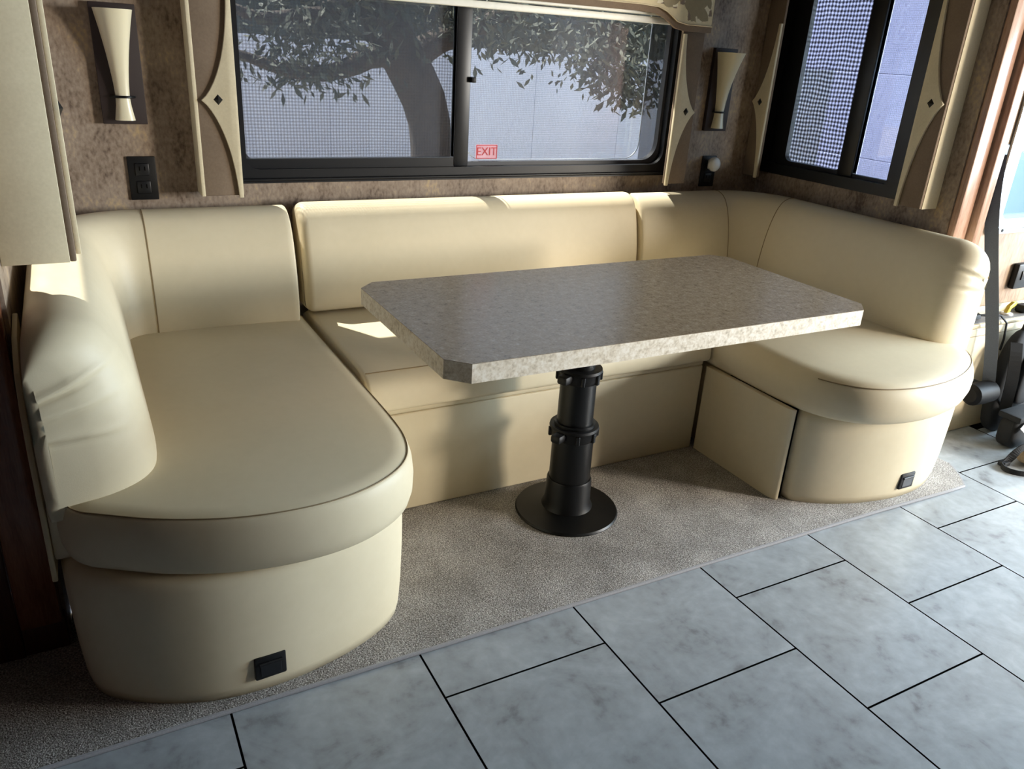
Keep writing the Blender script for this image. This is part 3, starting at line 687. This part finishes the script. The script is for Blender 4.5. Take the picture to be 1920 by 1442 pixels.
side_panel_back('taupe padded panel with cream pointed overlay, between wide window and black backed sconce', 1.660, 1.775, True)
def side_panel_side(label, y0, y1, xin, xw, straight_low, zb, ztip):
    """panel on a side wall; straight_low: the ornament's straight edge is at y0"""
    sgn = -1 if xin < xw else 1
    p = thing('window_side_panel', label, 'window trim', ((xin + xw) / 2, (y0 + y1) / 2, zb), 'upholstered side panels of the windows')
    d = sgn * -1  # from the front board towards the wall
    box('front_board', (min(xin, xin + d * 0.013), y0, zb), (max(xin, xin + d * 0.013), y1, 1.78), 'fabric_taupe', p, 0.003)
    if straight_low: box('return', (min(xin + d * 0.014, xw - d * 0.001), y1 - 0.012, zb), (max(xin + d * 0.014, xw - d * 0.001), y1, 1.78), 'fabric_taupe', p, 0.002)
    else: box('return', (min(xin + d * 0.0125, xw - d * 0.001), y0 - 0.002, zb - 0.001), (max(xin + d * 0.0125, xw - d * 0.001), y0 + 0.010, 1.78), 'fabric_cream', p, 0.002)
    sh = ornament_shape(0.1, 0.100, 0.013, zb - 0.005, 2 * ztip - zb, ztip)
    ye = y0 if straight_low else y1; s2 = 1 if straight_low else -1
    orn = prism('ornament', [(ye + s2 * u, z) for u, z in sh], 'X', *sorted((xin, xin + sgn * 0.011)), 'fabric_cream', p, 0.0015)
    diamond('button', (xin + sgn * 0.011, ye + s2 * 0.05, ztip), 'X', 0.014, orn, sgn)
    return p
side_panel_side('taupe padded panel with cream overlay, in the corner beside the side window', -0.100, -0.004, 2.20, 2.30, True, 0.937, 1.262)
side_panel_side('taupe padded panel with wide cream outer face, between side window and wood trim', -0.955, -0.850, 2.20, 2.30, False, 0.95, 1.325)
side_panel_side('cream faced padded panel hanging at far left above the bench arm', -0.955, -0.855, -0.624, -0.765, False, 0.938, 1.25)

# cornice over the wide window
co = thing('window_cornice', 'floral fabric cornice with taupe edge above the wide window', 'cornice', (0.77, -0.1, 1.52))
def cornice_outline(dz, dx):
    xs = [(-0.235 - dx, 1.9), (-0.235 - dx, 1.548 - dz), (-0.06, 1.548 - dz), (0.005, 1.562 - dz), (0.05, 1.60 - dz), (0.14, 1.604 - dz), (1.40, 1.606 - dz), (1.49, 1.602 - dz), (1.535, 1.588 - dz), (1.59, 1.556 - dz), (1.64, 1.548 - dz), (1.765 + dx, 1.548 - dz), (1.765 + dx, 1.9)]
    return xs
prism('board', cornice_outline(0.024, 0.012), 'Y', -0.130, -0.115, 'fabric_taupe', co, 0.002)
cof = prism('front_panel', cornice_outline(0.0, 0.0), 'Y', -0.142, -0.130, 'print_cream', co, 0.003)
rl = random.Random(11)
for mi, mname in enumerate(('print_taupe', 'print_pale', 'print_olive')):
    lv2 = []; lf2 = []
    for kk in range(420):
        cx = rl.uniform(-0.22, 1.75) if kk % 2 else rl.uniform(1.5, 1.755); cz = 1.56 + 0.32 * rl.random() ** 2; L = rl.uniform(0.03, 0.085); wd = L * rl.uniform(0.18, 0.32); an = rl.uniform(0.3, 2.6)
        ok = []
        for t in range(17):
            u = t / 8 if t <= 8 else (16 - t) / 8; sd_ = 1 if t <= 8 else -1
            x = (u - 0.5) * L; y = sd_ * wd * math.sin(math.pi * min(1, u)) ** 0.8 + 0.12 * L * math.sin(u * 3)
            ok.append((cx + x * math.cos(an) - y * math.sin(an), cz + x * math.sin(an) + y * math.cos(an)))
        zlo = lambda x: 1.612 if x < 1.47 and x > 0.07 else (1.556 if x > 1.63 or x < -0.05 else 1.60)
        if any(q[0] > 1.758 or q[0] < -0.228 or q[1] < zlo(q[0]) for q in ok): continue
        n0 = len(lv2); lv2 += [(q[0], -0.1422 - 0.0000012 * (mi * 420 + kk), q[1]) for q in ok[:16]]; lf2.append(tuple(range(n0, n0 + 16)))
    pyd('leaf_print', lv2, lf2, mname, co)
tube('piping', [(x, -0.142, z) for x, z in cornice_outline(0.0, 0.0)[1:-1]], 0.003, 'fabric_cream', co, 6)
boxes('end_board', [((-0.247, -0.115, 1.53), (-0.232, -0.001, 1.9)), ((1.762, -0.115, 1.53), (1.777, -0.001, 1.9))], 'fabric_taupe', co)
# raised day shade under the cornice
sh = thing('window_shade', 'raised pleated shade with ivory bottom rails under the cornice', 'shade', (0.82, -0.05, 1.545))
box('bottom_rail', (-0.09, -0.080, 1.545), (1.655, -0.040, 1.568), 'rail', sh, 0.004)
box('middle_rail', (-0.09, -0.085, 1.574), (1.655, -0.040, 1.592), 'rail', sh, 0.004)
v = []; f = []
for i in range(13):
    z = 1.592 + i * 0.008; y = -0.075 if i % 2 else -0.045; v += [(-0.085, y, z), (1.65, y, z)]
for i in range(12): f.append((2 * i, 2 * i + 1, 2 * i + 3, 2 * i + 2))
pyd('pleats', v, f, 'rail', sh)

# ------------------------------------------------------------------ wall fittings
def sconce(cx, label):
    s = thing('wall_sconce', label, 'wall lamp', (cx, 0.0, 1.30), 'wall sconces beside the wide window')
    box('back_plate', (cx - 0.063, -0.020, 1.130), (cx + 0.063, -0.0005, 1.474), 'brown_plate', s, 0.002)
    prof = [(1.143, 0.029, 0.030), (1.16, 0.026, 0.028), (1.185, 0.022, 0.026), (1.213, 0.020, 0.025), (1.25, 0.022, 0.028), (1.29, 0.026, 0.034), (1.33, 0.031, 0.043), (1.37, 0.037, 0.055), (1.41, 0.044, 0.070), (1.44, 0.050, 0.083), (1.458, 0.0535, 0.092)]
    v = []; f = []; n = 14
    shape = [(-1.0, 0.0), (-0.97, 0.45), (-0.86, 0.72), (-0.66, 0.88), (-0.4, 0.97), (-0.13, 1.0), (0.13, 1.0), (0.4, 0.97), (0.66, 0.88), (0.86, 0.72), (0.97, 0.45), (1.0, 0.0)]
    n = len(shape)
    for z, w, d in prof:
        for a, b in shape: v.append((cx + w * a, -0.020 - d * b, z))
    for i in range(len(prof) - 1):
        for k in range(n - 1): f.append((i * n + k, i * n + k + 1, (i + 1) * n + k + 1, (i + 1) * n + k))
        f.append((i * n + n - 1, i * n, (i + 1) * n, (i + 1) * n + n - 1))
    f.append(tuple(range(n))); f.append(tuple((len(prof) - 1) * n + k for k in range(n)))
    sd = pyd('shade', v, f, 'frost', s, False, None, 50)
    bp = [(cx - 0.034, -0.022, 1.211), (cx - 0.024, -0.036, 1.2115), (cx - 0.012, -0.047, 1.212), (cx + 0.012, -0.047, 1.212), (cx + 0.024, -0.036, 1.2115), (cx + 0.034, -0.022, 1.211)]
    tube('clip_band', bp, 0.0042, 'blackmetal', s, 6)
    return s
sconce(-0.437, 'dark plate wall sconce with flared cream glass, above the black wall outlet')
sconce(1.978, 'dark plate wall sconce with flared cream glass, above the plugged in night light')
def outlet(cx, cz, label):
    o = thing('wall_outlet', label, 'outlet', (cx, 0.0, cz), 'black wall outlets')
    box('cover_plate', (cx - 0.042, -0.008, cz - 0.069), (cx + 0.042, -0.0005, cz + 0.069), 'blackplastic', o, 0.003)
    for dz in (0.028, -0.028):
        r = box('socket', (cx - 0.021, -0.0115, cz + dz - 0.020), (cx + 0.021, -0.007, cz + dz + 0.020), 'blackframe', o, 0.003)
        for dx in (-0.008, 0.008): box('slot', (cx + dx - 0.0014, -0.0122, cz + dz - 0.003), (cx + dx + 0.0014, -0.0112, cz + dz + 0.010), 'grout', r)
    return o
outlet(-0.406, 0.961, 'black duplex wall outlet with nothing plugged in')
outlet(1.984, 0.951, 'black duplex wall outlet with a white night light plugged in')
nl = thing('night_light', 'small round white night light plugged into the black outlet', 'night light', (1.985, -0.02, 0.985))
box('plug_body', (1.968, -0.034, 0.962), (2.002, -0.0125, 1.006), 'white', nl, 0.006)
lathe('lens', [(0.030, -0.030), (0.032, -0.036), (0.031, -0.046), (0.026, -0.053), (0.012, -0.057)], (1.985, 0.0, 0.986), 'white', nl, 28, axis='Y', angle=50)

# ------------------------------------------------------------------ cab corner at the right
cs = thing('side_console', 'cream side console with grey top under the cab window', 'console', (3.2, -1.05, 0.0))
box('body', (2.47, -1.09, 0.0005), (4.6, -1.002, 0.475), 'panel', cs, 0.006)
box('top_cap', (2.47, -1.096, 0.477), (4.6, -1.002, 0.497), 'panel', cs, 0.006)
box('grey_top', (2.50, -1.088, 0.497), (4.6, -1.012, 0.500), 'dash', cs)
box('back_ledge', (2.47, -1.012, 0.497), (4.6, -1.001, 0.535), 'panel', cs, 0.003)
box('shadow_gap', (2.47, -1.0915, 0.440), (4.6, -1.089, 0.4425), 'seam', cs)
pts = []
for i in range(90):
    t = i / 89; a = t * 2 * math.pi * 4.3
    pts.append((2.565 + 0.065 * math.cos(a) * (1 - 0.2 * t), -1.052 + 0.022 * math.sin(a), 0.5095 + 0.014 * t + 0.002 * math.sin(a * 3)))
pts += [(2.64, -1.07, 0.520), (2.70, -1.098, 0.522), (2.735, -1.112, 0.49), (2.745, -1.115, 0.42), (2.742, -1.115, 0.37)]
tag(tube('cable', pts, 0.0045, 'nylon', None, 6), 'coiled black cable lying on the console top, one end hanging down', 'cable')
cl = thing('clamp', 'small yellow clip standing on the grey console top', 'clip', (2.83, -1.05, 0.5003))
lathe('foot', [(0.024, 0.0003), (0.022, 0.006), (0.009, 0.009)], (2.83, -1.05, 0.500), 'white', cl, 20)
prism('jaw', [(2.815, 0.508), (2.835, 0.508), (2.84, 0.525), (2.868, 0.538), (2.875, 0.553), (2.85, 0.552), (2.826, 0.538)], 'Y', -1.058, -1.042, 'yellow', cl, 0.002)
mt = thing('phone_mount', 'black gadget resting on the grey console top by the window', 'gadget', (2.95, -1.05, 0.5003))
box('body', (2.91, -1.075, 0.5004), (3.02, -1.03, 0.535), 'blackplastic', mt, 0.008)
box('switch', (2.93, -1.079, 0.512), (2.95, -1.074, 0.524), 'chrome', mt, 0.001)
hk = thing('wall_switch', 'black switch box on the wall under the cab window', 'switch', (2.90, -1.002, 0.66))
box('housing', (2.855, -1.03, 0.60), (2.955, -1.0005, 0.71), 'blackplastic', hk, 0.008)
box('rocker', (2.885, -1.035, 0.64), (2.925, -1.029, 0.68), 'blackframe', hk, 0.002)

# seat belt
sb = thing('seat_belt', 'grey seat belt strap running down to its black retractor beside the bench', 'seat belt', (2.62, -1.2, 0.0))
def ribbon(name, pts, w, thick, mat, parent, wdir=Vector((1, 0, 0))):
    P = [Vector(p) for p in pts]; v = []; f = []
    for i, p in enumerate(P):
        t = (P[min(i + 1, len(P) - 1)] - P[max(i - 1, 0)]).normalized()
        wd = wdir[i] if isinstance(wdir, list) else wdir
        s = (wd - t * wd.dot(t)).normalized(); nn = t.cross(s)
        for a, b in ((-1, -1), (1, -1), (1, 1), (-1, 1)): v.append(p + s * (w / 2 * a) + nn * (thick / 2 * b))
    for i in range(len(P) - 1):
        for k in range(4): f.append((i * 4 + k, i * 4 + (k + 1) % 4, i * 4 + 4 + (k + 1) % 4, i * 4 + 4 + k))
    f.append((0, 1, 2, 3)); n = len(P) - 1; f.append((4 * n, 4 * n + 1, 4 * n + 2, 4 * n + 3))
    return pyd(name, v, f, mat, parent)
ribbon('strap', chaikin([(2.478, -1.035, 1.16), (2.485, -1.055, 0.98), (2.52, -1.085, 0.80), (2.575, -1.115, 0.60), (2.625, -1.14, 0.42), (2.66, -1.165, 0.20)], 2, False), 0.048, 0.003, 'strap', sb, Vector((0.5, -0.86, 0)))
box('anchor', (2.467, -1.050, 1.13), (2.500, -1.005, 1.20), 'blackplastic', sb, 0.006)
lathe('retractor', [(0.030, -0.075), (0.045, -0.062), (0.048, 0.0), (0.046, 0.06), (0.035, 0.068)], (2.605, -1.165, 0.215), 'retractor', sb, 28, axis='X')
box('bracket', (2.57, -1.135, 0.18), (2.64, -1.0965, 0.25), 'retractor', sb, 0.006)
# black backpack
bp = thing('backpack', 'black nylon backpack slumped against the cream console', 'backpack', (2.85, -1.15, 0.0005))
def blob(name, c, s, mat, parent, e=3.0, seg=20, rot=0.0, taper=0.0):
    v = []; f = []; m = seg // 2
    def sp(x, p): return math.copysign(abs(x) ** p, x)
    for i in range(m + 1):
        a = -math.pi / 2 + math.pi * i / m
        for k in range(seg):
            b = 2 * math.pi * k / seg; q = 2 / e
            x = s[0] * sp(math.cos(a), q) * sp(math.cos(b), q); y = s[1] * sp(math.cos(a), q) * sp(math.sin(b), q); z = s[2] * sp(math.sin(a), q)
            k_ = 1 - taper * (z / s[2] + 1) / 2; x *= k_; y *= k_
            v.append((c[0] + x * math.cos(rot) - y * math.sin(rot), c[1] + x * math.sin(rot) + y * math.cos(rot), c[2] + z))
    for i in range(m):
        for k in range(seg): f.append((i * seg + k, i * seg + (k + 1) % seg, (i + 1) * seg + (k + 1) % seg, (i + 1) * seg + k))
    o = pyd(name, v, f, mat, parent, True); bm = bmesh.new(); bm.from_mesh(o.data); bmesh.ops.remove_doubles(bm, verts=bm.verts[:], dist=1e-5); bm.to_mesh(o.data); bm.free(); return o
blob('body', (2.85, -1.15, 0.235), (0.155, 0.045, 0.235), 'nylon', bp, 3.2, 28, 0.04, 0.12)
blob('pocket', (2.87, -1.197, 0.26), (0.085, 0.022, 0.12), 'nylon', bp, 3.5, 24, 0.04, 0.1)
ribbon('shoulder_strap', chaikin([(2.745, -1.17, 0.42), (2.715, -1.20, 0.37), (2.715, -1.215, 0.28), (2.73, -1.212, 0.20), (2.76, -1.20, 0.12)], 2, False), 0.045, 0.006, 'nylon', bp, Vector((0.7, -0.7, 0)))
tube('zip', chaikin([(2.80, -1.219, 0.31), (2.82, -1.221, 0.36), (2.91, -1.221, 0.365), (2.935, -1.219, 0.31)], 2, False), 0.003, 'chrome', bp, 6)
tube('handle', chaikin([(2.80, -1.15, 0.458), (2.81, -1.15, 0.50), (2.88, -1.15, 0.50), (2.89, -1.15, 0.458)], 2, False), 0.009, 'nylon', bp, 8)
cs2 = thing('camera_case', 'black case with a grey strap lying in front of the backpack', 'case', (2.79, -1.275, 0.0005))
blob('body', (2.79, -1.275, 0.075), (0.135, 0.046, 0.075), 'nylon', cs2, 4.0, 28, 0.04)
box('lid', (2.66, -1.325, 0.128), (2.93, -1.228, 0.156), 'nylon', cs2, 0.008)
ribbon('strap', chaikin([(2.68, -1.332, 0.10), (2.72, -1.332, 0.135), (2.76, -1.322, 0.161), (2.92, -1.285, 0.165)], 2, False), 0.026, 0.004, 'chrome', cs2, Vector((0, 0.5, 1)))
# canvas bag on the floor
cb2 = thing('canvas_bag', 'khaki canvas bag with a black strap lying on the floor tiles', 'bag', (2.69, -1.415, 0.0005))
blob('body', (2.69, -1.415, 0.043), (0.13, 0.065, 0.042), 'canvas', cb2, 2.6, 26, 0.1, 0.25)
ribbon('strap', chaikin([(2.72, -1.41, 0.090), (2.62, -1.405, 0.084), (2.565, -1.40, 0.075), (2.53, -1.385, 0.012), (2.49, -1.385, 0.006), (2.465, -1.43, 0.005), (2.52, -1.49, 0.005), (2.62, -1.50, 0.006), (2.70, -1.485, 0.018)], 3, False), 0.03, 0.004, 'nylon', cb2, Vector((0.2, 0.1, 1)))
box('buckle', (2.495, -1.40, 0.003), (2.535, -1.37, 0.022), 'blackplastic', cb2, 0.003)
